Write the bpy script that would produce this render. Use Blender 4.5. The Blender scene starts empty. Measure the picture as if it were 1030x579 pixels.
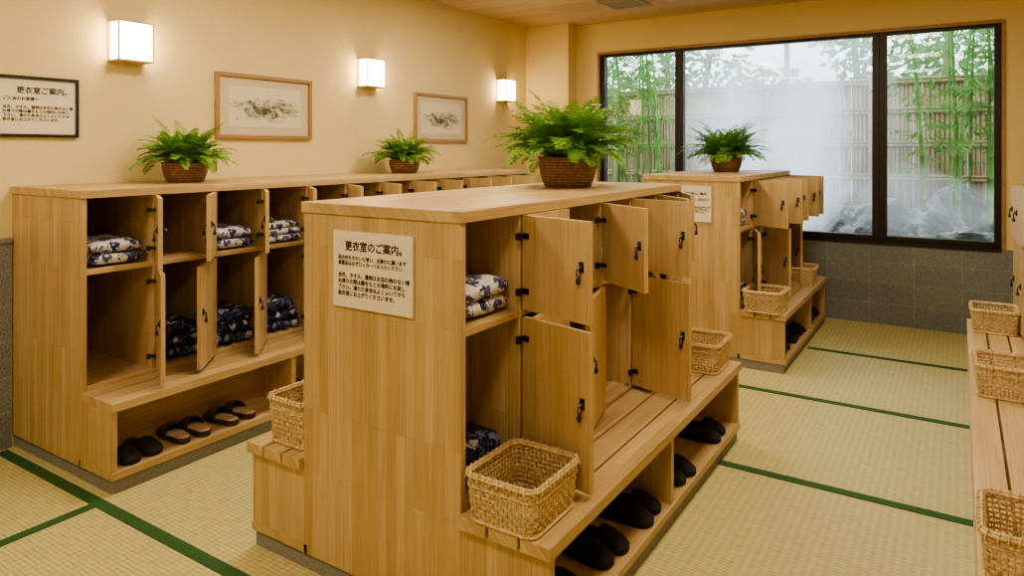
import bpy, math, random
from mathutils import Vector, Matrix, noise as mnoise
R = math.radians
rnd = random.Random(7)
scene = bpy.context.scene

# ------------------------------------------------------------------ node helpers
class NT:
    def __init__(s, name):
        s.mat = bpy.data.materials.new(name); s.mat.use_nodes = True
        s.t = s.mat.node_tree; s.t.nodes.clear()
        s.out = s.t.nodes.new('ShaderNodeOutputMaterial')
    def n(s, typ, ins=None, **kw):
        nd = s.t.nodes.new(typ)
        for k, v in kw.items(): setattr(nd, k, v)
        if ins:
            for k, v in ins.items():
                if isinstance(v, bpy.types.NodeSocket): s.t.links.new(v, nd.inputs[k])
                else: nd.inputs[k].default_value = v
        return nd
    def link(s, a, b): s.t.links.new(a, b)
    def math(s, op, a, b=0.0, c=None):
        ins = {0: a, 1: b}
        if c is not None: ins[2] = c
        return s.n('ShaderNodeMath', ins, operation=op).outputs[0]
    def ramp(s, fac, stops):
        r = s.n('ShaderNodeValToRGB', {0: fac})
        els = r.color_ramp.elements
        while len(els) < len(stops): els.new(0.5)
        for e, (p, c) in zip(els, stops):
            e.position = p; e.color = (c[0], c[1], c[2], 1)
        return r.outputs[0]
    def mix(s, fac, a, b, blend='MIX'):
        m = s.n('ShaderNodeMix', data_type='RGBA', blend_type=blend)
        for i, v in ((0, fac), (6, a), (7, b)):
            if isinstance(v, bpy.types.NodeSocket): s.link(v, m.inputs[i])
            elif i == 0: m.inputs[0].default_value = v
            else: m.inputs[i].default_value = (v[0], v[1], v[2], 1)
        return m.outputs[2]
    def bsdf(s, col, rough=0.5, bump=None, bstr=0.2, bdist=0.01, **kw):
        p = s.n('ShaderNodeBsdfPrincipled')
        if isinstance(col, bpy.types.NodeSocket): s.link(col, p.inputs['Base Color'])
        else: p.inputs['Base Color'].default_value = (col[0], col[1], col[2], 1)
        if isinstance(rough, bpy.types.NodeSocket): s.link(rough, p.inputs['Roughness'])
        else: p.inputs['Roughness'].default_value = rough
        if bump is not None:
            b = s.n('ShaderNodeBump', {'Height': bump, 'Strength': bstr, 'Distance': bdist})
            s.link(b.outputs[0], p.inputs['Normal'])
        for k, v in kw.items(): p.inputs[k.replace('_', ' ')].default_value = v
        s.link(p.outputs[0], s.out.inputs[0])
        return s.mat

def c4(c): return (c[0], c[1], c[2], 1)

def wood(name, axis, c1, c2, bw=0.62, rh=0.042, mortar=0.0007, rough=0.42, grain=0.22):
    t = NT(name)
    tc = t.n('ShaderNodeTexCoord').outputs['Object']
    sp = t.n('ShaderNodeSeparateXYZ', {0: tc}).outputs
    X, Y, Z = sp[0], sp[1], sp[2]
    if axis == 'z': a, b = Z, t.math('ADD', X, Y)
    elif axis == 'y': a, b = Y, t.math('ADD', X, Z)
    else: a, b = X, t.math('ADD', Y, Z)
    v = t.n('ShaderNodeCombineXYZ', {0: a, 1: b, 2: 0.0}).outputs[0]
    br = t.n('ShaderNodeTexBrick', {'Vector': v, 'Color1': c4(c1), 'Color2': c4(c2),
             'Mortar': c4([x*0.68 for x in c1]), 'Scale': 1.0, 'Mortar Size': mortar, 'Mortar Smooth': 0.3,
             'Bias': 0.0, 'Brick Width': bw, 'Row Height': rh}, offset=0.37, offset_frequency=3)
    gv = t.n('ShaderNodeCombineXYZ', {0: t.math('MULTIPLY', a, 3.0), 1: t.math('MULTIPLY', b, 140.0), 2: 0.0}).outputs[0]
    nz = t.n('ShaderNodeTexNoise', {'Vector': gv, 'Scale': 1.0, 'Detail': 6.0, 'Roughness': 0.7, 'Distortion': 0.5})
    g = t.ramp(nz.outputs[0], [(0.34, (1-grain, 1-grain*1.1, 1-grain*1.25)), (0.58, (1.0, 1.0, 1.0))])
    gv3 = t.n('ShaderNodeCombineXYZ', {0: t.math('MULTIPLY', a, 1.2), 1: t.math('MULTIPLY', b, 26.0), 2: 3.0}).outputs[0]
    nz3 = t.n('ShaderNodeTexNoise', {'Vector': gv3, 'Scale': 1.0, 'Detail': 3.0, 'Roughness': 0.5, 'Distortion': 0.8})
    g3 = t.ramp(nz3.outputs[0], [(0.35, (0.94, 0.92, 0.89)), (0.6, (1.0, 1.0, 1.0))])
    big = t.n('ShaderNodeTexNoise', {'Vector': tc, 'Scale': 2.3, 'Detail': 2.0})
    g2 = t.ramp(big.outputs[0], [(0.3, (0.93, 0.92, 0.89)), (0.7, (1.0, 1.0, 1.0))])
    col = t.mix(1.0, br.outputs[0], g, 'MULTIPLY')
    col = t.mix(1.0, col, g3, 'MULTIPLY')
    col = t.mix(1.0, col, g2, 'MULTIPLY')
    return t.bsdf(col, rough, nz.outputs[0], 0.08, 0.002)

W1, W2 = (0.55, 0.395, 0.205), (0.68, 0.515, 0.305)
M_WZ = wood('hinoki_wood_vertical', 'z', W1, W2)
M_WY = wood('hinoki_wood_long', 'y', W1, W2, bw=0.8)
M_DOOR = wood('hinoki_door', 'z', (0.60, 0.44, 0.235), (0.67, 0.505, 0.29), bw=2.0, rh=0.07, grain=0.22)
M_CEIL = wood('cedar_ceiling', 'x', (0.66, 0.49, 0.34), (0.76, 0.60, 0.44), bw=2.6, rh=0.14, mortar=0.003, rough=0.6)
M_FRAMEW = wood('frame_wood', 'y', (0.42, 0.27, 0.14), (0.48, 0.32, 0.17), bw=3, rh=0.3)

def noisy(name, c1, c2, scale, rough=0.7, bstr=0.2, bdist=0.005, detail=4):
    t = NT(name)
    tc = t.n('ShaderNodeTexCoord').outputs['Object']
    nz = t.n('ShaderNodeTexNoise', {'Vector': tc, 'Scale': scale, 'Detail': detail, 'Roughness': 0.6})
    col = t.ramp(nz.outputs[0], [(0.3, c1), (0.7, c2)])
    return t.bsdf(col, rough, nz.outputs[0], bstr, bdist)

M_WALL = noisy('plaster_wall', (0.775, 0.645, 0.365), (0.805, 0.675, 0.395), 60, 0.85, 0.08, 0.002)
M_STONE = noisy('plinth_stone', (0.20, 0.20, 0.195), (0.34, 0.34, 0.33), 90, 0.7)
M_GRAVEL = noisy('garden_gravel', (0.10, 0.11, 0.10), (0.26, 0.27, 0.24), 40, 0.9, 0.5, 0.02)
M_BLACK = noisy('black_metal', (0.012, 0.011, 0.010), (0.022, 0.02, 0.018), 50, 0.35)
M_FRAME = noisy('dark_bronze_frame', (0.014, 0.012, 0.010), (0.024, 0.02, 0.017), 30, 0.4)
M_STEEL = noisy('steel', (0.4, 0.38, 0.35), (0.5, 0.48, 0.44), 50, 0.3)
M_RUBBER = noisy('black_slipper', (0.010, 0.009, 0.010), (0.026, 0.022, 0.022), 80, 0.85)
M_BROWN = noisy('brown_slipper', (0.045, 0.026, 0.018), (0.075, 0.045, 0.03), 80, 0.8)
M_FOOTBED = noisy('slipper_footbed', (0.48, 0.36, 0.24), (0.60, 0.47, 0.33), 120, 0.8)
M_SOIL = noisy('soil', (0.03, 0.02, 0.012), (0.07, 0.045, 0.03), 60, 0.95)
M_PAPER = noisy('sign_paper', (0.76, 0.71, 0.58), (0.81, 0.76, 0.63), 30, 0.6, 0.02)
M_INK = noisy('ink', (0.02, 0.018, 0.016), (0.03, 0.027, 0.024), 30, 0.6, 0.0)
M_MAT = noisy('picture_mat', (0.62, 0.55, 0.38), (0.66, 0.59, 0.42), 60, 0.8, 0.02)
M_VENT = noisy('vent_metal', (0.42, 0.38, 0.32), (0.48, 0.44, 0.38), 30, 0.5)
M_WFRAME = noisy('sconce_frame', (0.55, 0.42, 0.25), (0.6, 0.46, 0.28), 30, 0.5)

def rock_mat():
    t = NT('garden_rock')
    tc = t.n('ShaderNodeTexCoord').outputs['Object']
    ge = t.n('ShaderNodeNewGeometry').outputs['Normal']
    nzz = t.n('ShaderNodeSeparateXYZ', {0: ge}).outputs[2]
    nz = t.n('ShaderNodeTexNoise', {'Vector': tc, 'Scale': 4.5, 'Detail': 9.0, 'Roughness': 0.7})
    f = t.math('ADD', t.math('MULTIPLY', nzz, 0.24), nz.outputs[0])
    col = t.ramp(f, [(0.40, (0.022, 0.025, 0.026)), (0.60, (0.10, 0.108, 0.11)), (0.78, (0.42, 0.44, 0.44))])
    return t.bsdf(col, 0.45, nz.outputs[0], 0.9, 0.05)
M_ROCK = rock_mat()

def tile_mat():
    t = NT('grey_stone_tile')
    tc = t.n('ShaderNodeTexCoord').outputs['Object']
    sp = t.n('ShaderNodeSeparateXYZ', {0: tc}).outputs
    v = t.n('ShaderNodeCombineXYZ', {0: t.math('ADD', sp[0], sp[1]), 1: sp[2], 2: 0.0}).outputs[0]
    br = t.n('ShaderNodeTexBrick', {'Vector': v, 'Color1': c4((0.215, 0.23, 0.245)), 'Color2': c4((0.25, 0.265, 0.28)),
             'Mortar': c4((0.34, 0.34, 0.34)), 'Scale': 1.0, 'Mortar Size': 0.003, 'Brick Width': 0.36, 'Row Height': 0.19}, offset=0.0)
    nz = t.n('ShaderNodeTexNoise', {'Vector': tc, 'Scale': 140.0, 'Detail': 4.0})
    sp2 = t.ramp(nz.outputs[0], [(0.35, (0.6, 0.6, 0.6)), (0.65, (1.35, 1.35, 1.35))])
    return t.bsdf(t.mix(1.0, br.outputs[0], sp2, 'MULTIPLY'), 0.45, nz.outputs[0], 0.1, 0.002)
M_TILE = tile_mat()

def tatami_mat():
    t = NT('tatami_rush')
    tc = t.n('ShaderNodeTexCoord').outputs['Object']
    sp = t.n('ShaderNodeSeparateXYZ', {0: tc}).outputs
    w = t.math('SINE', t.math('MULTIPLY', sp[1], 2*math.pi/0.019))
    w2 = t.math('SINE', t.math('MULTIPLY', sp[0], 2*math.pi/0.035))
    ww = t.math('ADD', t.math('MULTIPLY', w, 0.6), t.math('MULTIPLY', w2, 0.35))
    fib = t.n('ShaderNodeCombineXYZ', {0: t.math('MULTIPLY', sp[0], 14.0), 1: t.math('MULTIPLY', sp[1], 160.0), 2: 0.0}).outputs[0]
    nz = t.n('ShaderNodeTexNoise', {'Vector': fib, 'Scale': 1.0, 'Detail': 3.0})
    big = t.n('ShaderNodeTexNoise', {'Vector': tc, 'Scale': 1.2, 'Detail': 2.0})
    f = t.math('ADD', t.math('MULTIPLY', ww, 0.22), nz.outputs[0])
    col = t.ramp(f, [(0.22, (0.43, 0.39, 0.18)), (0.72, (0.69, 0.645, 0.36))])
    col = t.mix(1.0, col, t.ramp(big.outputs[0], [(0.3, (0.93, 0.96, 0.87)), (0.7, (1, 1, 1))]), 'MULTIPLY')
    return t.bsdf(col, 0.5, f, 0.3, 0.003)
M_TATAMI = tatami_mat()
M_EDGE = noisy('tatami_green_brocade', (0.022, 0.090, 0.026), (0.05, 0.14, 0.045), 150, 0.8)

def rattan():
    t = NT('rattan')
    tc = t.n('ShaderNodeTexCoord').outputs['Object']
    nz = t.n('ShaderNodeTexNoise', {'Vector': tc, 'Scale': 70.0, 'Detail': 3.0})
    col = t.ramp(nz.outputs[0], [(0.3, (0.46, 0.33, 0.17)), (0.7, (0.76, 0.60, 0.36))])
    return t.bsdf(col, 0.5, nz.outputs[0], 0.2, 0.002)
M_RATTAN = rattan()

def cloth(name, base, blot, third, scale, th, th2=0.24):
    t = NT(name)
    tc = t.n('ShaderNodeTexCoord').outputs['Object']
    nz = t.n('ShaderNodeTexNoise', {'Vector': tc, 'Scale': scale*2.4, 'Detail': 3.0})
    dv = t.mix(0.07, tc, nz.outputs[1], 'ADD')
    vo = t.n('ShaderNodeTexVoronoi', {'Vector': dv, 'Scale': scale})
    m = t.math('LESS_THAN', vo.outputs['Distance'], th)
    core = t.math('LESS_THAN', vo.outputs['Distance'], th*.35)
    vo2 = t.n('ShaderNodeTexVoronoi', {'Vector': dv, 'Scale': scale*2.3})
    m2 = t.math('LESS_THAN', vo2.outputs['Distance'], th2)
    sp = t.n('ShaderNodeSeparateColor', {0: vo.outputs['Color']}).outputs[0]
    bc = t.mix(t.math('GREATER_THAN', sp, 0.5), blot, third)
    bc = t.mix(core, bc, base)
    col = t.mix(t.math('MULTIPLY', m2, 0.75), base, third)
    col = t.mix(m, col, bc)
    return t.bsdf(col, 0.9)
M_CL1 = cloth('yukata_white_floral', (0.68, 0.68, 0.70), (0.02, 0.03, 0.14), (0.08, 0.08, 0.24), 17, 0.46, .27)
M_CL2 = cloth('yukata_navy_floral', (0.022, 0.028, 0.085), (0.56, 0.57, 0.64), (0.20, 0.23, 0.42), 17, 0.40, .26)

def leafmat(name, c1, c2, sc=6.0, trans=0.25):
    t = NT(name)
    tc = t.n('ShaderNodeTexCoord').outputs['Object']
    nz = t.n('ShaderNodeTexNoise', {'Vector': tc, 'Scale': sc, 'Detail': 3.0})
    col = t.ramp(nz.outputs[0], [(0.3, c1), (0.7, c2)])
    d = t.n('ShaderNodeBsdfPrincipled', {'Base Color': col, 'Roughness': 0.45})
    tr = t.n('ShaderNodeBsdfTranslucent', {'Color': col})
    mx = t.n('ShaderNodeMixShader', {0: trans, 1: d.outputs[0], 2: tr.outputs[0]})
    t.link(mx.outputs[0], t.out.inputs[0]); return t.mat
M_FERN = leafmat('fern_leaf', (0.11, 0.30, 0.035), (0.28, 0.53, 0.09), 14, .35)
M_BLEAF = leafmat('bamboo_leaf', (0.12, 0.32, 0.06), (0.30, 0.52, 0.15), 3, 0.5)
M_TREE = leafmat('garden_tree_leaf', (0.16, 0.28, 0.15), (0.32, 0.46, 0.28), 1.5, 0.5)
M_BAMBOO = noisy('bamboo_culm', (0.06, 0.19, 0.03), (0.15, 0.36, 0.07), 3, 0.35)
def fence_mat():
    t = NT('bamboo_fence_slat')
    tc = t.n('ShaderNodeTexCoord').outputs['Object']
    sp = t.n('ShaderNodeSeparateXYZ', {0: tc}).outputs
    v = t.n('ShaderNodeCombineXYZ', {0: t.math('MULTIPLY', sp[0], 30.0), 1: sp[1], 2: t.math('MULTIPLY', sp[2], 1.5)}).outputs[0]
    nz = t.n('ShaderNodeTexNoise', {'Vector': v, 'Scale': 1.0, 'Detail': 3.0})
    return t.bsdf(t.ramp(nz.outputs[0], [(0.3, (0.24, 0.165, 0.085)), (0.7, (0.44, 0.33, 0.19))]), 0.6)
M_FENCE = fence_mat()
def pot_mat():
    t = NT('brown_wicker_pot')
    tc = t.n('ShaderNodeTexCoord').outputs['Object']
    sp = t.n('ShaderNodeSeparateXYZ', {0: tc}).outputs
    w = t.math('SINE', t.math('MULTIPLY', sp[2], 420.0))
    nz = t.n('ShaderNodeTexNoise', {'Vector': tc, 'Scale': 60.0, 'Detail': 3.0})
    f = t.math('ADD', t.math('MULTIPLY', w, 0.2), nz.outputs[0])
    return t.bsdf(t.ramp(f, [(0.3, (0.13, 0.065, 0.035)), (0.75, (0.34, 0.19, 0.10))]), 0.6, f, 0.5, 0.006)
M_POT = pot_mat()

def glass():
    t = NT('window_glass')
    fr = t.n('ShaderNodeFresnel', {'IOR': 1.3})
    a = t.n('ShaderNodeBsdfTransparent', {'Color': (0.96, 0.98, 0.98, 1)})
    g = t.n('ShaderNodeBsdfGlossy', {'Roughness': 0.02})
    m = t.n('ShaderNodeMixShader', {0: fr.outputs[0], 1: a.outputs[0], 2: g.outputs[0]})
    t.link(m.outputs[0], t.out.inputs[0]); return t.mat
M_GLASS = glass()
def emis(name, col, s):
    t = NT(name)
    tc = t.n('ShaderNodeTexCoord').outputs['Object']
    nz = t.n('ShaderNodeTexNoise', {'Vector': tc, 'Scale': 12.0})
    st = t.math('MULTIPLY', t.math('ADD', t.math('MULTIPLY', nz.outputs[0], 0.2), 0.9), s)
    e = t.n('ShaderNodeEmission', {'Color': c4(col), 'Strength': st})
    t.link(e.outputs[0], t.out.inputs[0]); return t.mat
M_SHADE = emis('sconce_shade_glow', (1.0, 0.73, 0.38), 22.0)
M_DIFF = emis('ceiling_light_diffuser', (1.0, 0.85, 0.62), 1.0)
def water():
    t = NT('spring_water')
    tc = t.n('ShaderNodeTexCoord').outputs['Object']
    nz = t.n('ShaderNodeTexNoise', {'Vector': tc, 'Scale': 9.0, 'Detail': 3.0})
    return t.bsdf((0.20, 0.30, 0.32), 0.08, nz.outputs[0], 0.3, 0.02)
M_WATER = water()
def art():
    t = NT('ink_landscape_print')
    tc = t.n('ShaderNodeTexCoord').outputs['Object']
    sp = t.n('ShaderNodeSeparateXYZ', {0: tc}).outputs
    v = t.n('ShaderNodeCombineXYZ', {0: 0.0, 1: t.math('MULTIPLY', sp[1], 9.0), 2: t.math('MULTIPLY', sp[2], 20.0)}).outputs[0]
    nz = t.n('ShaderNodeTexNoise', {'Vector': v, 'Scale': 1.0, 'Detail': 8.0, 'Roughness': 0.75, 'Distortion': 1.2})
    yy = t.math('DIVIDE', sp[1], 0.32); zz = t.math('DIVIDE', t.math('ADD', sp[2], 0.02), 0.085)
    r2 = t.math('ADD', t.math('MULTIPLY', yy, yy), t.math('MULTIPLY', zz, zz))
    f = t.math('SUBTRACT', nz.outputs[0], t.math('MULTIPLY', r2, 0.16))
    col = t.ramp(f, [(0.34, (0.74, 0.69, 0.55)), (0.44, (0.44, 0.43, 0.34)), (0.54, (0.07, 0.075, 0.06))])
    return t.bsdf(col, 0.8)
M_ART = art()

# ------------------------------------------------------------------ mesh helpers
class MB:
    def __init__(s): s.v = []; s.f = []; s.mi = []; s.mats = []; s.sm = []
    def m(s, mat):
        if mat not in s.mats: s.mats.append(mat)
        return s.mats.index(mat)
    def add(s, vs, fs, mat, smooth=False):
        o = len(s.v); s.v.extend([tuple(v) for v in vs]); k = s.m(mat)
        for f in fs: s.f.append([i+o for i in f]); s.mi.append(k); s.sm.append(smooth)
    def box(s, x0, x1, y0, y1, z0, z1, mat, M=None):
        if x0 > x1: x0, x1 = x1, x0
        if y0 > y1: y0, y1 = y1, y0
        vs = [Vector(p) for p in ((x0,y0,z0),(x1,y0,z0),(x1,y1,z0),(x0,y1,z0),(x0,y0,z1),(x1,y0,z1),(x1,y1,z1),(x0,y1,z1))]
        if M is not None: vs = [M @ v for v in vs]
        s.add(vs, [(0,3,2,1),(4,5,6,7),(0,1,5,4),(1,2,6,5),(2,3,7,6),(3,0,4,7)], mat)
    def tube(s, pts, rads, n, mat, cap=True, smooth=True, closed=False):
        pts = [Vector(p) for p in pts]; N = len(pts)
        if not hasattr(rads, '__len__'): rads = [rads]*N
        vs = []; fs = []
        for i, p in enumerate(pts):
            if closed: d = pts[(i+1) % N]-pts[i-1]
            else: d = pts[min(i+1, N-1)]-pts[max(i-1, 0)]
            d.normalize()
            u = d.cross(Vector((0, 0, 1)))
            if u.length < 0.01: u = Vector((1, 0, 0))
            u.normalize(); w = u.cross(d)
            for k in range(n):
                a = 2*math.pi*k/n
                vs.append(p + (u*math.cos(a)+w*math.sin(a))*rads[i])
        for i in range(N if closed else N-1):
            j = (i+1) % N
            for k in range(n):
                fs.append((i*n+k, i*n+(k+1) % n, j*n+(k+1) % n, j*n+k))
        if cap and not closed:
            fs.append(tuple(range(n))[::-1]); fs.append(tuple((N-1)*n+k for k in range(n)))
        s.add(vs, fs, mat, smooth)
    def lathe(s, prof, n, mat, c=(0, 0, 0), sx=1, sy=1):
        vs = []; fs = []
        for r, z in prof:
            for k in range(n):
                a = 2*math.pi*k/n
                vs.append((c[0]+r*math.cos(a)*sx, c[1]+r*math.sin(a)*sy, c[2]+z))
        for i in range(len(prof)-1):
            for k in range(n):
                fs.append((i*n+k, i*n+(k+1) % n, (i+1)*n+(k+1) % n, (i+1)*n+k))
        s.add(vs, fs, mat, True)
    def mesh(s, name):
        me = bpy.data.meshes.new(name); me.from_pydata(s.v, [], s.f)
        for m in s.mats: me.materials.append(m)
        me.polygons.foreach_set('material_index', s.mi)
        me.polygons.foreach_set('use_smooth', s.sm)
        me.update(); return me
    def obj(s, name, parent=None, bevel=0, loc=None):
        o = mkobj(name, s.mesh(name), parent)
        if loc: o.location = loc
        if bevel:
            b = o.modifiers.new('bevel', 'BEVEL'); b.width = bevel; b.segments = 2; b.limit_method = 'ANGLE'
        return o
def mkobj(name, me, parent=None, loc=None, rz=0):
    o = bpy.data.objects.new(name, me); scene.collection.objects.link(o)
    if parent: o.parent = parent
    if loc: o.location = loc
    if rz: o.rotation_euler = (0, 0, rz)
    return o
def empty(name, loc=(0, 0, 0)):
    o = bpy.data.objects.new(name, None); scene.collection.objects.link(o); o.location = loc
    o.empty_display_size = 0.1; return o

# ------------------------------------------------------------------ room shell
XL, XR, YF, YB, H = -4.3, 1.15, -1.6, 7.2, 3.03
WX0, WX1, WZ0, WZ1 = -3.44, 0.30, 0.76, 2.67
b = MB(); b.box(XL-.15, XR+.15, YF-.15, YB+.15, -0.1, 0, M_TATAMI); b.obj('floor')
b = MB(); b.box(XL-.15, XR+.15, YF-.15, YB+.15, H, H+.1, M_CEIL); b.obj('ceiling')
b = MB(); b.box(XL-.15, XL, YF-.15, YB+.15, 0, H, M_WALL); b.obj('wall_left')
b = MB(); b.box(XR, XR+.15, YF-.15, YB+.15, 0, H, M_WALL); b.obj('wall_right')
b = MB(); b.box(XL, XR, YF-.15, YF, 0, H, M_WALL); b.obj('wall_front')
b = MB()
b.box(XL, XR, YB, YB+.15, 0, WZ0, M_WALL); b.box(XL, XR, YB, YB+.15, WZ1, H, M_WALL)
b.box(XL, WX0, YB, YB+.15, WZ0, WZ1, M_WALL); b.box(WX1, XR, YB, YB+.15, WZ0, WZ1, M_WALL)
b.obj('wall_back')
b = MB(); b.box(XL, -3.74, 7.0, YB, 0, H, M_WALL); b.obj('corner_pillar')
b = MB(); b.box(-3.74, XR, YB-.02, YB, 0, WZ0-.01, M_TILE); b.obj('trim_1')
b = MB(); b.box(XL, XL+.02, YF, 1.69, 0, 1.10, M_TILE); b.box(XL, XL+.03, YF, 1.69, 1.10, 1.125, M_STONE); b.obj('trim_2')

def strip(x0, x1, y0, y1):
    b = MB(); b.box(x0, x1, y0, y1, 0.0002, 0.004, M_EDGE); b.obj('tatami_edging')
hw_ = .027
for y in (2.345, 3.565, 6.01): strip(-1.03, 0.065, y-hw_, y+hw_)
strip(-3.26, 0.065, 4.79-hw_, 4.79+hw_)
for y in (2.88, 4.1): strip(-3.26, -2.42, y-hw_, y+hw_)
strip(XL+.04, .05, 1.61, 1.663)
strip(-3.295, -3.245, YF+.01, 1.61); strip(-1.05, -1.0, YF+.01, 1.61)
strip(-4.25, -3.30, 0.42, 0.47); strip(-3.24, -1.05, .42, .47); strip(-.99, 1.14, .42, .47)

def window(name, x0, x1, lt, rt):
    e = empty(name)
    b = MB()
    y0, y1 = YB+.02, YB+.10
    b.box(x0, x0+lt, y0, y1, WZ0, WZ1, M_FRAME); b.box(x1-rt, x1, y0, y1, WZ0, WZ1, M_FRAME)
    b.box(x0+lt, x1-rt, y0, y1, WZ0, WZ0+.045, M_FRAME); b.box(x0+lt, x1-rt, y0, y1, WZ1-.025, WZ1, M_FRAME)
    b.obj('frame', e, 0.003)
    b = MB(); b.box(x0+lt, x1-rt, YB+.055, YB+.061, WZ0+.045, WZ1-.025, M_GLASS); b.obj('glass_pane', e)
window('window_1', WX0, -2.52, .05, .045)
window('window_2', -2.52, -.62, .045, .06)
window('window_3', -.62, WX1, .06, .05)
b = MB(); b.box(WX0, WX1, YB-.035, YB+.02, WZ0-.03, WZ0, M_FRAME)
b.box(WX0-.03, WX0, YB-.012, YB+.02, WZ0-.03, WZ1+.03, M_FRAMEW); b.box(WX0, WX1, YB-.012, YB+.02, WZ1, WZ1+.03, M_FRAMEW)
b.box(WX1, WX1+.03, YB-.012, YB+.02, WZ0-.03, WZ1+.03, M_FRAMEW)
b.obj('trim_3')

# ------------------------------------------------------------------ locker parts
TOPZ = 1.40; SH0, SH1 = 0.985, 1.01; BOT0, BOT1 = 0.42, 0.445; DT = 1.36
PITCH = 0.34
def door_mesh(name, h):
    b = MB(); w = PITCH-.012
    b.box(0.002, 0.022, -w, -.004, 0, h, M_DOOR)
    for z in (0.06, h-.085):
        b.box(-0.004, 0.002, -.040, -.012, z, z+.020, M_BLACK)
        b.box(-0.03, 0.0, -.02, -.009, z+.003, z+.017, M_BLACK)
        b.box(-0.042, -0.02, -.024, -.014, z-.003, z+.023, M_BLACK)
    zc = h*0.55; yc = -w+.032
    for sx, x0 in ((1, .022), (-1, .002)):
        b.tube([(x0, yc, zc), (x0+sx*.012, yc, zc)], [.010, .009], 12, M_BLACK)
        b.box(x0, x0+sx*.005, yc-.009, yc+.009, zc-.018, zc+.018, M_BLACK)
        b.tube([(x0+sx*.012, yc, zc), (x0+sx*.020, yc, zc)], .0035, 8, M_STEEL)
        x = x0+sx*.017
        ring = [(x, yc+.008*math.cos(a), zc-.018+.015*math.sin(a)) for a in [2*math.pi*i/12 for i in range(12)]]
        b.tube(ring, .0026, 6, M_BLACK, closed=True)
        b.tube([(x, yc, zc-.032), (x, yc+.002, zc-.044), (x-sx*.002, yc+.003, zc-.056)], [.005, .009, .006], 8, M_BLACK)
    return b.mesh(name)
ME_UP = door_mesh('upper_locker_door', DT-SH1-.004)
ME_LO = door_mesh('lower_locker_door', SH0-BOT1-.002)

def side(b, e, xb, xf, s, y0, ncol, bw, doors, slatover, deflt=0.0):
    ys = y0+.03
    ye = ys+ncol*PITCH
    b.box(xb, xb+s*.012, ys, ye, BOT1, DT, M_WZ)
    for i in range(1, ncol):
        y = ys+i*PITCH
        b.box(xb+s*.012, xf-s*.001, y-.009, y+.009, BOT1, DT, M_WZ)
    b.box(xb+s*.012, xf-s*.002, ys, ye, SH0, SH1, M_WY)
    b.box(xb, xf, ys, ye, BOT0, BOT1, M_WY)
    b.box(xf-s*.02, xf, ys, ye, .10, BOT0, M_WY)
    xo = xf+s*bw
    n = 3; g = .010; sw = (bw-g*(n-1)-.004)/n
    for k in range(n):
        a = xf+s*(.004+k*(sw+g))
        b.box(a, a+s*sw, y0-slatover, ye+.03+slatover, .383, .425, M_WY)
    sup = [y0, y0+.03+3*PITCH-.015]
    yy = sup[1]
    while yy+3*PITCH < ye-.1: yy += 3*PITCH; sup.append(yy)
    sup.append(ye)
    for y in sup: b.box(xf, xo-s*.012, y, y+.03, .10, .383, M_WZ)
    b.box(xf-s*.02, xo-s*.005, y0, ye+.03, .065, .10, M_WY)
    b.box(xf-s*.3, xo-s*.02, y0+.01, ye+.02, 0, .065, M_STONE)
    k = 0
    for i in range(ncol):
        for row in (0, 1):
            a = doors.get((i, row), deflt)
            z = (SH1+.002) if row == 0 else BOT1+.001
            me = ME_UP if row == 0 else ME_LO
            k += 1
            if s > 0: mkobj('door_%d' % k, me, e, (xf, ys+(i+1)*PITCH, z), R(a))
            else: mkobj('door_%d' % k, me, e, (xf, ys+i*PITCH, z), R(180+a))
    return ye+.03

def unit(xb, xf, s, y0, ncol, bw, doors, slatover=.0, second=None):
    e = empty('wooden_locker_bench', ((xb+xf)/2, y0, 0))
    holder = empty('assembly'); holder.parent = e; holder.location = (-(xb+xf)/2, -y0, 0)
    b = MB()
    ye = side(b, holder, xb, xf, s, y0, ncol, bw, doors, slatover)
    xfar = xb
    if second:
        x2, bw2, d2 = second
        side(b, holder, xb, x2, -s, y0, ncol, bw2, d2, slatover)
        xfar = x2
    for y in (y0, ye-.03):
        b.box(xfar, xf, y, y+.03, .065, DT, M_WZ)
    b.box(xfar-s*(.008 if second else 0), xf+s*.008, y0-.006, ye+.006, DT, TOPZ, M_WY)
    if not second: b.box(xb, xf-s*.3, y0+.01, ye-.01, 0, .065, M_STONE)
    b.obj('carcass', holder, 0.0025)
    return ye

dl = {(0,0):62,(0,1):64,(1,0):50,(1,1):42,(2,0):54,(2,1):44,(3,0):55,(3,1):58,(4,0):62,(4,1):50,(5,0):66,(5,1):60,
      (6,0):72,(6,1):60,(7,0):70,(7,1):65,(8,0):78,(8,1):60,(9,0):74,(9,1):60,(10,0):80,(10,1):60,(11,0):75,(11,1):60}
YE_L = unit(XL+.002, -3.57, 1, 1.70, 12, .29, dl)
dc = {(0,0):75,(0,1):76,(1,0):0,(1,1):6,(2,0):57,(2,1):14,(3,0):75,(3,1):75,(4,0):46,(4,1):16,(5,0):30,(5,1):8}
YE_C = unit(-1.725, -1.355, 1, 1.80, 6, .345, dc, .02, (-2.10, .315, {}))
df = {(0,0):60,(0,1):20,(1,0):75,(1,1):48,(2,0):68,(2,1):30,(3,0):80,(3,1):40,(4,0):72,(4,1):25}
YE_F = unit(-1.725, -1.355, 1, 5.20, 5, .325, df, .02, (-2.10, .315, {}))
dr = {(12,0):9,(12,1):7,(11,0):8,(11,1):4}
YE_R = unit(1.145, .365, -1, 1.30, 13, .322, dr)

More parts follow.
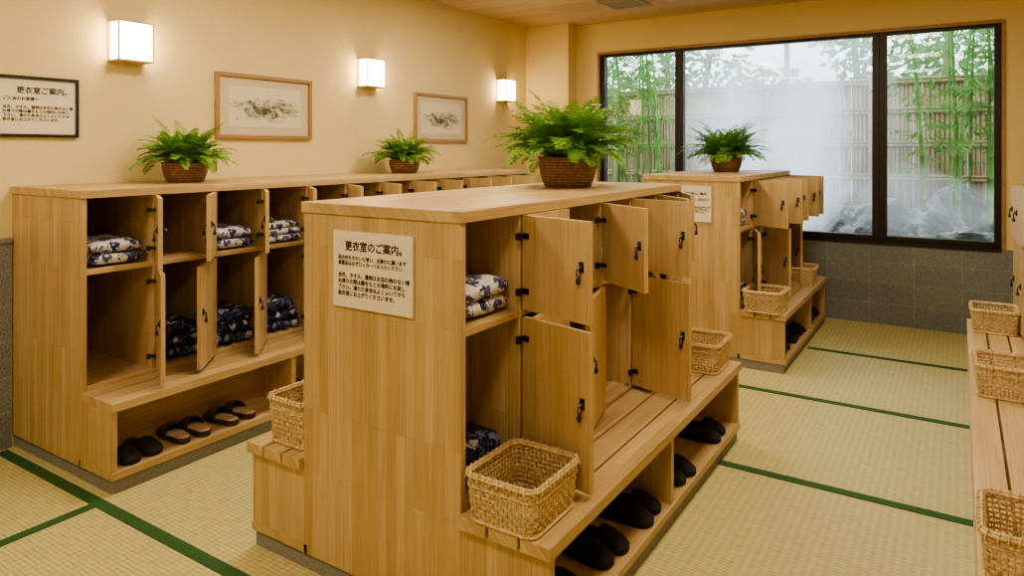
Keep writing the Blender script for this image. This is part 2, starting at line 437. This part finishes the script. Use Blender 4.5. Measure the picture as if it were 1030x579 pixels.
# ------------------------------------------------------------------ signs and pictures
def textobj(txt, size, parent, loc, rot, bold=0.0, spacing=1.0, mat=M_INK):
    shifts = [(0, 0)] if not bold else [(-bold, 0), (bold, 0), (0, bold), (0, -bold)]
    for k, (sx, sz) in enumerate(shifts):
        cu = bpy.data.curves.new('lettering', 'FONT'); cu.body = txt; cu.size = size
        cu.space_line = spacing
        cu.materials.append(mat)
        o = bpy.data.objects.new('lettering', cu); scene.collection.objects.link(o)
        o.parent = parent; o.rotation_euler = rot
        d = Vector((1, 0, 0)) if rot[2] == 0 else Vector((0, 1, 0))
        nrm = Vector((0, -1, 0)) if rot[2] == 0 else Vector((1, 0, 0))
        o.location = Vector(loc)+d*sx+Vector((0, 0, sz))+nrm*.0001*k
L1 = '脱衣所をきれいに使い、お静かに願います\n貴重品は必ずロッカーへお入れください'
L2 = '浴衣、タオル、履物はお忘れ物のない様\nお帰りの際は鍵をもとの場所にお戻し\n下さい。濡れた身体はよくふいてから\n脱衣室にお上がりくださいませ。'
def sign_y(x0, x1, y, z0, z1):
    e = empty('notice_sign', ((x0+x1)/2, y, (z0+z1)/2)); w = x1-x0; h = z1-z0
    b = MB(); b.box(-w/2, w/2, -.008, 0, -h/2, h/2, M_PAPER); b.obj('board', e, 0.001)
    rot = (R(90), 0, 0); k = w/.38
    textobj('更衣室のご案内。', .037*k, e, (-w*.34, -.0090, h*.26), rot, bold=.0010*k)
    textobj(L1, .0172*k, e, (-w*.43, -.0090, h*.13), rot, bold=.0004*k, spacing=1.1)
    textobj(L2, .0190*k, e, (-w*.43, -.0090, -h*.10), rot, bold=.0005*k, spacing=1.15)
sign_y(-1.93, -1.55, 1.799, 1.03, 1.305)
sign_y(-1.80, -1.565, 5.199, 1.05, 1.32)
e = empty('framed_notice_sign', (XL+.001, 1.815, 1.833))
b = MB(); b.box(0, .01, -.20, .20, -.15, .15, M_PAPER)
for a in ((-.215, .215, .15, .167), (-.215, .215, -.167, -.15), (-.215, -.20, -.15, .15), (.20, .215, -.15, .15)):
    b.box(0, .02, a[0], a[1], a[2], a[3], M_FRAME)
b.obj('frame_and_board', e)
rot = (R(90), 0, R(90))
textobj('更衣室ご案内。', .040, e, (.0110, -.10, .075), rot, bold=.0009)
textobj('ご入浴のお客様へ', .022, e, (.0110, -.165, .035), rot, bold=.0005)
textobj(L2, .0195, e, (.0110, -.165, -.01), rot, bold=.0004, spacing=1.15)

def picture(y0, y1, z0, z1):
    e = empty('framed_ink_painting', (XL+.001, (y0+y1)/2, (z0+z1)/2)); w = (y1-y0)/2; h = (z1-z0)/2; t = .026
    b = MB()
    b.box(0, .03, -w, w, h-t, h, M_FRAMEW); b.box(0, .03, -w, w, -h, -h+t, M_FRAMEW)
    b.box(0, .03, -w, -w+t, -h+t, h-t, M_FRAMEW); b.box(0, .03, w-t, w, -h+t, h-t, M_FRAMEW)
    b.box(0, .012, -w+t, w-t, -h+t, h-t, M_MAT)
    b.obj('frame', e, .002)
    b = MB(); b.box(.012, .014, -w+.10, w-.10, -h+.085, h-.085, M_ART); b.obj('print', e)
picture(2.91, 3.745, 1.675, 2.135)
picture(4.98, 5.80, 1.67, 2.135)

for y in (2.31, 4.37, 6.48):
    e = empty('wall_sconce', (XL+.001, y, 2.25))
    b = MB(); b.box(0, .012, -.085, .085, -.11, .11, M_WFRAME)
    for z in (-.122, .112): b.box(.0, .118, -.108, .108, z, z+.010, M_WFRAME)
    for yy in (-.108, .100):
        for xx in (.006, .110): b.box(xx, xx+.008, yy, yy+.008, -.112, .112, M_WFRAME)
    b.obj('bracket', e)
    b = MB(); b.box(.014, .112, -.100, .100, -.112, .112, M_SHADE); b.obj('shade', e, .002)

e = empty('ceiling_vent', (-2.75, 6.3, H))
b = MB()
b.box(-.2, .2, -.2, -.17, -.02, -.001, M_VENT); b.box(-.2, .2, .17, .2, -.02, -.001, M_VENT)
b.box(-.2, -.17, -.17, .17, -.02, -.001, M_VENT); b.box(.17, .2, -.17, .17, -.02, -.001, M_VENT)
b.box(-.17, .17, -.17, .17, -.004, -.001, M_BLACK)
for i in range(7):
    y = -.145+i*.048
    b.box(-.17, .17, y-.008, y+.008, -.018, -.008, M_VENT)
b.obj('grille', e)

# ------------------------------------------------------------------ baskets
def basket_mesh(w, l, h):
    b = MB()
    def rr(t, hw, hl, rad):
        per = [(2*hw-2*rad), math.pi*rad/2, (2*hl-2*rad), math.pi*rad/2]*2
        tot = sum(per); d = (t % 1)*tot
        cs = [(-hw+rad, -hl, 0), (hw-rad, -hl+rad, 1), (hw, -hl+rad, 2), (hw-rad, hl-rad, 3),
              (hw-rad, hl, 4), (-hw+rad, hl-rad, 5), (-hw, hl-rad, 6), (-hw+rad, -hl+rad, 7)]
        for i, p in enumerate(per):
            if d <= p or i == 7: break
            d -= p
        x, y, k = cs[i]
        if i == 0: return Vector((x+d, y, 0)), Vector((0, -1, 0))
        if i == 2: return Vector((x, y+d, 0)), Vector((1, 0, 0))
        if i == 4: return Vector((x-d, y, 0)), Vector((0, 1, 0))
        if i == 6: return Vector((x, y-d, 0)), Vector((-1, 0, 0))
        a0 = {1: -90, 3: 0, 5: 90, 7: 180}[i]; a = R(a0)+d/rad
        n = Vector((math.cos(a), math.sin(a), 0))
        return Vector((x, y, 0))+n*rad, n
    NS = 60; rows = 9
    def size(z): k = 0.92+0.08*z/h; return w/2*k, l/2*k
    for j in range(rows):
        z = .012+(h-.034)*j/(rows-1); hw, hl = size(z); hh = .0040; th = .0015
        vs = []; n = NS*2
        for i in range(n):
            p, nn = rr((i+.0)/n, hw, hl, .035)
            off = .0038*(1 if i % 4 == 0 else (-1 if (i % 4) == 2 else 0))*(1 if j % 2 else -1)
            for dz, dn in ((-hh, -th), (-hh, th), (hh, th), (hh, -th)):
                vs.append(p+nn*(off+dn)+Vector((0, 0, z+dz)))
        fs = []
        for i in range(n):
            k = (i+1) % n
            for q in range(4): fs.append((i*4+q, k*4+q, k*4+(q+1) % 4, i*4+(q+1) % 4))
        b.add(vs, fs, M_RATTAN, False)
    for i in range(NS):
        t = (i*2)/(NS*2)
        hw0, hl0 = size(0); hw1, hl1 = size(h)
        p0, n0 = rr(t, hw0, hl0, .035); p1, n1 = rr(t, hw1, hl1, .035)
        b.tube([p0+Vector((0, 0, .004)), p1+Vector((0, 0, h-.008))], .0027, 5, M_RATTAN)
        tn = (i*2+3)/(NS*2)
        p2, n2 = rr(tn, hw1, hl1, .035)
        pm, nm = rr((t+tn)/2, (hw0+hw1)/2, (hl0+hl1)/2, .035)
        b.tube([p0+Vector((0, 0, .006)), pm+Vector((0, 0, h/2)), p2+Vector((0, 0, h-.01))], .0014, 4, M_RATTAN, cap=False)
    hw, hl = size(h)
    for zz, dn, rad in ((h-.008, .004, .006), (h-.008, -.004, .006), (h-.001, 0, .0055), (h*.74, .004, .003), (.006, .002, .006)):
        HW, HL = size(zz); pts = []
        for i in range(96):
            p, n = rr(i/96, HW, HL, .035); pts.append(p+n*dn+Vector((0, 0, zz)))
        b.tube(pts, rad, 6, M_RATTAN, closed=True)
    for i in range(44):
        p, n = rr(i/44, hw, hl, .035); p2, _ = rr((i+.35)/44, hw, hl, .035)
        b.tube([p+n*.011+Vector((0, 0, h-.016)), (p+p2)/2+n*.006+Vector((0, 0, h+.005)), p2-n*.006+Vector((0, 0, h+.004)), p2-n*.011+Vector((0, 0, h-.012))], .0025, 4, M_RATTAN, cap=False)
    hw, hl = size(0); hw -= .012; hl -= .012
    for i in range(14):
        x = -hw+(i+.5)*2*hw/14; b.box(x-.006, x+.006, -hl, hl, .003+.001*(i % 2), .005+.001*(i % 2), M_RATTAN)
    for i in range(16):
        y = -hl+(i+.5)*2*hl/16; b.box(-hw, hw, y-.006, y+.006, .0045+.001*(i % 2), .0065+.001*(i % 2), M_RATTAN)
    return b.mesh('wicker_basket')
ME_B = basket_mesh(.26, .30, .155)
ME_BS = basket_mesh(.25, .29, .150)
ME_BN = basket_mesh(.225, .33, .185)
BZ = .4262
for me, x, y, rz in ((ME_B, -1.190, 1.92, 0), (ME_B, -1.185, 3.74, 2), (ME_B, -1.19, 5.29, -2), (ME_B, -1.18, 6.50, 1),
                 (ME_BN, -2.24, 1.99, 0),
                 (ME_BS, .19, 5.50, 0), (ME_B, .195, 4.12, 1), (ME_BS, .178, 2.40, -1)):
    mkobj('wicker_basket', me, None, (x, y, BZ), R(rz))

# ------------------------------------------------------------------ slippers
def slipper_pair(mat, bed):
    b = MB()
    for sy in (-1, 1):
        L = .25; N = 18
        def hw(t):
            base = .036+.012*math.sin(math.pi*min(1, max(0, (t-.25)/.75))*.75+.2)
            end = math.sqrt(max(0, 1-((t-.5)/.5)**8)) if t > .5 else math.sqrt(max(0, 1-((.5-t)/.5)**6))
            return base*end
        out = []
        for i in range(N+1):
            t = i/N; t = .5-.5*math.cos(math.pi*t); out.append((t*L-L/2, hw(t)))
        poly = [(x, w) for x, w in out]+[(x, -w) for x, w in out[::-1][1:-1]]
        cy = sy*.056
        vs = []; n = len(poly)
        for z, k in ((0, .96), (.006, 1.0), (.020, 1.0), (.024, .96)):
            for x, y in poly: vs.append((x*k, cy+y*k, z+(.006 if x < -.02 else 0)*(1 if z > 0.01 else 0)))
        fs = []
        for r in range(3):
            for i in range(n): fs.append((r*n+i, r*n+(i+1) % n, (r+1)*n+(i+1) % n, (r+1)*n+i))
        fs.append(tuple(range(n))[::-1]); b.add(vs, fs, mat, False)
        b.add(vs[3*n:4*n], [tuple(range(n))], bed)
        for off in (0, .0035):
            vs = []; K = 12; A = 12
            for k in range(K+1):
                t = .46+.52*k/K
                ww = hw(t)+.004-off; hh = (.052*math.sin(math.pi*(.40+.60*k/K*.96)))-off+.003
                x = t*L-L/2
                for a in range(A+1):
                    th = math.pi*a/A
                    xx = x+.02*math.sin(th)*(1-k/K)
                    vs.append((xx, cy+ww*math.cos(th), .018+max(hh, .004)*math.sin(th)))
            fs = [(k*(A+1)+a, k*(A+1)+a+1, (k+1)*(A+1)+a+1, (k+1)*(A+1)+a) for k in range(K) for a in range(A)]
            b.add(vs, fs, mat, True)
    return b.mesh('pair_of_slippers')
SB = slipper_pair(M_RUBBER, M_RUBBER); SBR = slipper_pair(M_BROWN, M_FOOTBED)
SZ = .1012
for me, x, y, rz in ((SB, -3.43, 1.87, 4), (SBR, -3.43, 2.15, 176), (SBR, -3.43, 2.42, 183), (SBR, -3.43, 2.86, 180), (SB, -3.43, 3.25, 178),
                     (SBR, -3.43, 3.9, 180), (SB, -3.43, 4.4, 2), (SB, -3.43, 5.1, 2),
                     (SB, -1.17, 2.02, 6), (SB, -1.165, 2.36, -5), (SB, -1.155, 2.68, 6), (SB, -1.15, 3.10, -5), (SB, -1.155, 3.62, 4),
                     (SB, -1.19, 5.45, 0), (SB, -1.185, 5.78, 3), (SB, -1.185, 6.05, -3), (SB, -1.19, 6.50, 2), (SB, -1.19, 6.76, 2)):
    mkobj('pair_of_slippers', me, None, (x, y, SZ), R(rz))

# ------------------------------------------------------------------ yukata
def folded(mat, w, d, layers, lh, seed):
    r = random.Random(seed); b = MB(); z = 0
    for k in range(layers):
        ww = w*(.90+.10*r.random()); dd = d*(.90+.10*r.random()); h = lh*(.85+.3*r.random())
        N = 22; n = 18; ox = r.uniform(-.010, .010); oy = r.uniform(-.006, .006)
        vs = []
        for i in range(N+1):
            x = -dd/2+dd*i/N; e = 1-abs(2*i/N-1)**6*.5
            for j in range(n*2):
                a = 2*math.pi*j/(n*2); c, s_ = math.cos(a), math.sin(a)
                y = math.copysign(abs(c)**.4, c)*ww/2*(.97+.03*e); zz = math.copysign(abs(s_)**.65, s_)*h/2*e
                q = mnoise.noise(Vector((x*18, y*18, zz*20+k*5+seed)))
                q2 = mnoise.noise(Vector((x*6+9, y*7, k*2+seed)))
                dz = (q*.008+q2*.012)*(1 if s_ > 0 else .35)
                vs.append((x+ox, y+oy+q*.006, max(.001, z+h/2+zz+dz)))
        M = n*2
        fs = [(i*M+j, i*M+(j+1) % M, (i+1)*M+(j+1) % M, (i+1)*M+j) for i in range(N) for j in range(M)]
        fs += [tuple(range(M))[::-1], tuple(N*M+j for j in range(M))]
        b.add(vs, fs, mat, True); z += h*.86
    return b.mesh('folded_yukata')
def rolled(mat, w, d, counts, rad, seed):
    r = random.Random(seed); b = MB(); z = rad
    for ri, c in enumerate(counts):
        for i in range(c):
            y = (i-(c-1)/2)*rad*1.9+r.uniform(-.004, .004)
            n = 16; pts = []; rr = []; D = d*(.9+.1*r.random())
            for q in range(13):
                t = q/12; x = -D/2+D*t
                pts.append((x, y+.006*math.sin(t*5+i+ri), z+.004*math.sin(t*7+i*2)))
                rr.append(rad*(.93+.06*mnoise.noise(Vector((t*5, i*3, ri*3+seed))))*(1-.35*abs(2*t-1)**8))
            b.tube(pts, rr, n, mat)
            b.tube([(p[0], p[1]+rad*.55, p[2]+rad*.62) for p in pts[1:-1]], [rad*.34]*11, 8, mat)
        z += rad*1.7
    return b.mesh('rolled_yukata_stack')
F1 = [folded(M_CL1, .27, .36, 2, .062, 1), folded(M_CL1, .27, .36, 3, .045, 5)]
F2 = [folded(M_CL1, .27, .29, 2, .075, 2), folded(M_CL1, .27, .29, 3, .05, 12)]
RL = [rolled(M_CL2, .28, .34, (4, 3, 4), .036, 3), rolled(M_CL2, .28, .34, (4, 4, 3), .036, 4)]
RC = rolled(M_CL2, .28, .28, (4, 3), .036, 9)
zU, zL = SH1+.003, BOT1+.004
def lyc(i): return 1.73+(i+.5)*PITCH
for i in range(12):
    if i != 1: mkobj('folded_yukata', F1[i % 2], None, (-3.77, lyc(i), zU))
    if i != 0: mkobj('rolled_yukata_stack', RL[i % 2], None, (-3.77, lyc(i), zL))
def cyc(i, y0=1.83): return y0+(i+.5)*PITCH
for i in range(6):
    if i in (0, 2, 3, 4): mkobj('folded_yukata', F2[i % 2], None, (-1.53, cyc(i), zU))
    if i in (0, 1, 4): mkobj('rolled_yukata_stack', RC, None, (-1.53, cyc(i), zL))
for i in range(5):
    if i != 3: mkobj('folded_yukata', F2[i % 2], None, (-1.53, cyc(i, 5.23), zU))
    if i in (0, 1, 2): mkobj('folded_yukata', F2[1], None, (-1.53, cyc(i, 5.23), zL))

# ------------------------------------------------------------------ ferns
def fern(seed, nf, Lm, ph, pr, sx=1.0, xmin=-9.0):
    r = random.Random(seed); b = MB()
    prof = [(0, 0), (pr*.72, 0), (pr*.80, .006), (pr*.93, ph*.4), (pr*1.0, ph*.75), (pr*.98, ph*.92), (pr*1.03, ph*.95), (pr*1.03, ph), (pr*.92, ph), (pr*.90, ph*.86)]
    b.lathe(prof, 40, M_POT, sx=sx)
    b.lathe([(pr*.91, ph*.88), (0, ph*.92)], 40, M_SOIL, sx=sx)
    for k in range(nf):
        az = 2*math.pi*(k*.618)+r.uniform(-.2, .2)
        inner = (k/nf)
        e0 = R(38+50*(1-inner)+r.uniform(-10, 10)); e1 = R(-50*inner-12+r.uniform(-20, 20)+40*(1-inner))
        L = Lm*(.62+.5*r.random()*r.random()+.12)
        r0 = pr*.7*r.random()
        p = Vector((math.cos(az)*r0*sx, math.sin(az)*r0, ph*.9)); N = 30; pts = [p.copy()]; dirs = []
        side_v = Vector((-math.sin(az), math.cos(az), 0)); bend = r.uniform(-.5, .5)
        for i in range(N):
            t = i/N; e = e0+(e1-e0)*t**1.1; a2 = az+bend*t
            d = Vector((math.cos(a2)*math.cos(e), math.sin(a2)*math.cos(e), math.sin(e)))
            p = p+d*L/N
            if p.z < .02: p.z = .02
            if p.x < xmin+.03: p.x = xmin+.03
            pts.append(p.copy()); dirs.append(d)
        b.tube(pts[::3]+[pts[-1]], [.0018]*(len(pts[::3]))+[.0008], 4, M_FERN, cap=False)
        for i in range(3, N):
            t = i/N; d = dirs[i]; sv = d.cross(Vector((0, 0, 1)))
            if sv.length < .1: sv = side_v.copy()
            sv.normalize(); up = sv.cross(d)
            ll = Lm*.16*(math.sin(math.pi*min(1, .12+.88*t))**.7)*(.85+.3*r.random())+.004
            for sgn in (-1, 1):
                c = pts[i]; dr = (sv*sgn+d*.35+up*r.uniform(-.3, .2)).normalized()
                tip = c+dr*ll; m = c+dr*ll*.45; wv = d*(.0048*(Lm/.3))
                q = [c, m-wv, tip, m+wv]
                for vv in q: vv.x = max(vv.x, xmin); vv.z = max(vv.z, .004)
                b.add(q, [(0, 1, 2, 3)], M_FERN)
    return b.mesh('potted_fern')
for sd, n, Lm, ph, pr, loc, xm in ((1, 105, .30, .12, .130, (-3.95, 2.48, TOPZ), -.335), (2, 100, .295, .11, .130, (-3.94, 4.45, TOPZ), -.345),
                               (3, 140, .40, .16, .155, (-1.74, 3.25, TOPZ), -9), (4, 115, .385, .13, .135, (-1.74, 6.22, TOPZ), -9)):
    mkobj('potted_fern', fern(sd, n, Lm, ph, pr, 1.0, xm), None, (loc[0], loc[1], loc[2]+.001))

# ------------------------------------------------------------------ garden
GZ = .35
b = MB(); b.box(-12, 8, YB+.16, 20, GZ-.3, GZ, M_GRAVEL); b.obj('garden_ground')
b = MB(); r = random.Random(5)
FY = 10.75
x = -9.0
while x < 5.0:
    w = .045+r.random()*.015; hgt = 2.55+r.uniform(-.02, .02)
    b.tube([(x, FY, GZ-.02), (x, FY, hgt)], w/2, 6, M_FENCE)
    x += w*.96
for z in (.75, 1.2, 1.65, 2.1, 2.5):
    b.tube([(-9, FY-.045, z), (5, FY-.045, z)], .024, 8, M_FENCE)
    b.tube([(-9, FY-.045, z+.045), (5, FY-.045, z+.045)], .020, 8, M_FENCE)
for k in range(8):
    b.tube([(-8.6+k*1.9, FY-.08, GZ-.02), (-8.6+k*1.9, FY-.08, 2.62)], .05, 10, M_FENCE)
b.obj('bamboo_fence')
def bamboo(name, seed, n, x0, x1, y0, y1, hmin, hmax, leaves):
    r = random.Random(seed); b = MB()
    for k in range(n):
        x = r.uniform(x0, x1); y = r.uniform(y0, y1); hh = r.uniform(hmin, hmax); R0 = r.uniform(.016, .032)
        lx, ly = r.uniform(-.14, .14), r.uniform(-.06, .06); pts = []; rad = []; z = 0; seg = .24
        P = lambda z: Vector((x+lx*(z/hh)**2*hh*.6, y+ly*(z/hh)**2*hh*.6, GZ-.03+z))
        while z < hh:
            rr = R0*(1-.6*z/hh)
            for dz, f in ((0, 1.0), (.006, 1.22), (.016, 1.0)):
                pts.append(P(z+dz)); rad.append(rr*f)
            z += seg
        b.tube(pts, rad, 7, M_BAMBOO)
        z = hh*.38
        while z < hh:
            c = P(z)
            for q in range(leaves):
                a = r.uniform(0, 2*math.pi); bl = r.uniform(.15, .55)
                d = Vector((math.cos(a), math.sin(a)*.8, r.uniform(-.1, .5))).normalized()
                e_ = c+d*bl
                b.tube([c, e_], [.003, .0015], 3, M_BAMBOO, cap=False)
                for u in range(9):
                    pp = c+d*bl*(.25+.75*u/8); la = a+r.uniform(-1.3, 1.3)
                    ld = Vector((math.cos(la), math.sin(la), r.uniform(-.9, .1))).normalized(); ll = r.uniform(.08, .17)
                    sv = ld.cross(Vector((r.uniform(-.5, .5), r.uniform(-.5, .5), 1))).normalized()*.013
                    b.add([pp, pp+ld*ll*.4+sv, pp+ld*ll, pp+ld*ll*.4-sv], [(0, 1, 2, 3)], M_BLEAF)
            z += .2
    return b.obj(name)
bamboo('bamboo_grove', 11, 20, -.40, 1.1, 8.9, 9.8, 2.7, 4.2, 3)
bamboo('bamboo_grove', 12, 13, -4.9, -3.35, 9.0, 9.9, 2.7, 4.2, 3)
bamboo('bamboo_grove', 14, 8, 1.2, 3.0, 8.9, 9.9, 2.7, 4.2, 2)
b = MB(); r = random.Random(8)
for k in range(12000):
    cx = r.uniform(-10, 6); z = r.uniform(1.6, 5.5)
    g = mnoise.noise(Vector((cx*.7, z*.7, 3)))
    if g < -.16: continue
    p = Vector((cx, r.uniform(11.6, 13.2), z)); a = r.uniform(0, 6.28)
    ld = Vector((math.cos(a), math.sin(a)*.5, r.uniform(-.8, .4))).normalized(); ll = r.uniform(.12, .26)
    sv = ld.cross(Vector((r.uniform(-.5, .5), -1, r.uniform(-.5, .5)))).normalized()*.04
    b.add([p, p+ld*ll*.5+sv, p+ld*ll, p+ld*ll*.5-sv], [(0, 1, 2, 3)], M_TREE)
for k in range(14):
    x = -9.5+k*1.15+r.uniform(-.3, .3); y = r.uniform(12, 13)
    b.tube([(x, y, GZ-.02), (x+r.uniform(-.2, .2), y, 2.5), (x+r.uniform(-.4, .4), y, 5.3)], [.08, .06, .02], 8, M_FENCE)
b.obj('garden_trees')
import bmesh
def rock(x, y, sx, sy, sz, seed):
    bm = bmesh.new(); bmesh.ops.create_icosphere(bm, subdivisions=5, radius=1)
    rr = random.Random(seed)
    planes = [(Vector((rr.uniform(-1, 1), rr.uniform(-1, 1), rr.uniform(-.1, 1))).normalized(), rr.uniform(.60, .88)) for q in range(10)]
    for v in bm.verts:
        c = v.co.copy()
        n = mnoise.fractal(c*1.1+Vector((seed*7, 0, 0)), 1.0, 2.0, 3)
        v.co *= 1+.22*n
        for nrm, dd in planes:
            pr = v.co.dot(nrm)
            if pr > dd: v.co -= nrm*(pr-dd)*.85
        v.co += c*.05*mnoise.fractal(c*4+Vector((seed, 0, 0)), 1.0, 2.0, 4)
        v.co.x *= sx; v.co.y *= sy; v.co.z = max(v.co.z, -.35)*sz
    me = bpy.data.meshes.new('garden_rock'); bm.to_mesh(me); bm.free()
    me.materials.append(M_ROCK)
    mkobj('garden_rock', me, None, (x, y, GZ+.35*sz-.01), 0)
rk = [(-.45, 8.25, .36, .26, .32), (.15, 8.35, .42, .30, .38), (-.80, 8.55, .32, .28, .42), (.75, 8.45, .38, .3, .42),
      (-.15, 8.95, .42, .28, .52), (-1.15, 8.95, .38, .28, .44), (-1.65, 9.75, .5, .35, .48), (-2.6, 9.8, .55, .3, .42), (-3.6, 9.0, .35, .3, .45),
      (-4.2, 8.4, .4, .3, .4), (.45, 9.15, .42, .30, .62), (-.9, 9.7, .48, .30, .58), (-.1, 9.75, .45, .3, .66), (.95, 9.2, .35, .3, .6), (.6, 9.9, .4, .25, .75),
      (-1.25, 8.2, .28, .22, .26), (-3.4, 8.2, .3, .25, .26)]
for i, a in enumerate(rk): rock(*a, i+1)
b = MB(); b.box(-3.0, -1.5, 7.9, 9.3, GZ+.001, GZ+.06, M_WATER); b.obj('hot_spring_water')
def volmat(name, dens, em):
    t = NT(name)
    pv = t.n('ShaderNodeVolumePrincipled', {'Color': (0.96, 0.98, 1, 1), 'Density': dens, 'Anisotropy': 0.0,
              'Emission Strength': em, 'Emission Color': (0.86, 0.94, 1.0, 1)})  # added emission: steam glows by itself in place of multiply scattered light
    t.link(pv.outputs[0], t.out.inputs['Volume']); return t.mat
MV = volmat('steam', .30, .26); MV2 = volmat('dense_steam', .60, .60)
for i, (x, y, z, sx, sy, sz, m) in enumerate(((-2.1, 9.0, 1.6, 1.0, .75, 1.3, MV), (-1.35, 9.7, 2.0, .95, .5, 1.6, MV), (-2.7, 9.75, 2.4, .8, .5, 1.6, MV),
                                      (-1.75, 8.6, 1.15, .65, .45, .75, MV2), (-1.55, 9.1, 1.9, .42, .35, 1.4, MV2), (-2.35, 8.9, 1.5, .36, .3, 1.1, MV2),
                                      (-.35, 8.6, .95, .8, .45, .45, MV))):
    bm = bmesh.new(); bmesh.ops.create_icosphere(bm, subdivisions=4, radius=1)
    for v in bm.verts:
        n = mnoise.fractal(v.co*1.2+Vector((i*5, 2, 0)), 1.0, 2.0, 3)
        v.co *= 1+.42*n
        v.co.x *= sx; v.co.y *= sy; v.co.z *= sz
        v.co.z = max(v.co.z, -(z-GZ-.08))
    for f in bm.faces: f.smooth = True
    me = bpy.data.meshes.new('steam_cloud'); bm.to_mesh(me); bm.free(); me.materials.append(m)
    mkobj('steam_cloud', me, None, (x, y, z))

# ------------------------------------------------------------------ light
w = bpy.data.worlds.new('overcast_sky'); scene.world = w; w.use_nodes = True
nt = w.node_tree; nt.nodes.clear()
bg = nt.nodes.new('ShaderNodeBackground'); wo = nt.nodes.new('ShaderNodeOutputWorld')
tcn = nt.nodes.new('ShaderNodeTexCoord'); sep = nt.nodes.new('ShaderNodeSeparateXYZ'); rp = nt.nodes.new('ShaderNodeValToRGB')
nt.links.new(tcn.outputs['Generated'], sep.inputs[0]); nt.links.new(sep.outputs[2], rp.inputs[0])
rp.color_ramp.elements[0].color = (.85, .93, .95, 1); rp.color_ramp.elements[1].color = (.78, .89, .97, 1)
nt.links.new(rp.outputs[0], bg.inputs[0]); bg.inputs[1].default_value = 3.7; nt.links.new(bg.outputs[0], wo.inputs[0])

for (x, y) in ((-3.0, .3), (-.6, .3), (-2.8, 2.6), (-.5, 2.6), (-2.8, 4.7), (-.5, 4.7)):
    e = empty('ceiling_light', (x, y, H))
    b = MB(); b.box(-.32, .32, -.32, .32, -.03, -.001, M_WFRAME); b.obj('housing', e)
    b = MB(); b.box(-.29, .29, -.29, .29, -.036, -.031, M_DIFF); b.obj('diffuser', e)
    l = bpy.data.lights.new('lamp', 'AREA'); l.shape = 'SQUARE'; l.size = .55; l.energy = 30; l.color = (1, .83, .585)
    lo = bpy.data.objects.new('lamp', l); scene.collection.objects.link(lo); lo.parent = e; lo.location = (0, 0, -.045)
try: scene.view_settings.look = 'AgX - Medium High Contrast'
except Exception: pass

# ------------------------------------------------------------------ camera
cam = bpy.data.cameras.new('camera'); co = bpy.data.objects.new('camera', cam); scene.collection.objects.link(co)
co.location = (0, 0, 1.6); co.rotation_euler = (R(90), 0, math.atan2(450, 700))
cam.sensor_width = 36; cam.sensor_fit = 'HORIZONTAL'; cam.lens = 700/1030*36; cam.shift_y = -139.5/1030
cam.clip_start = .02
scene.camera = co
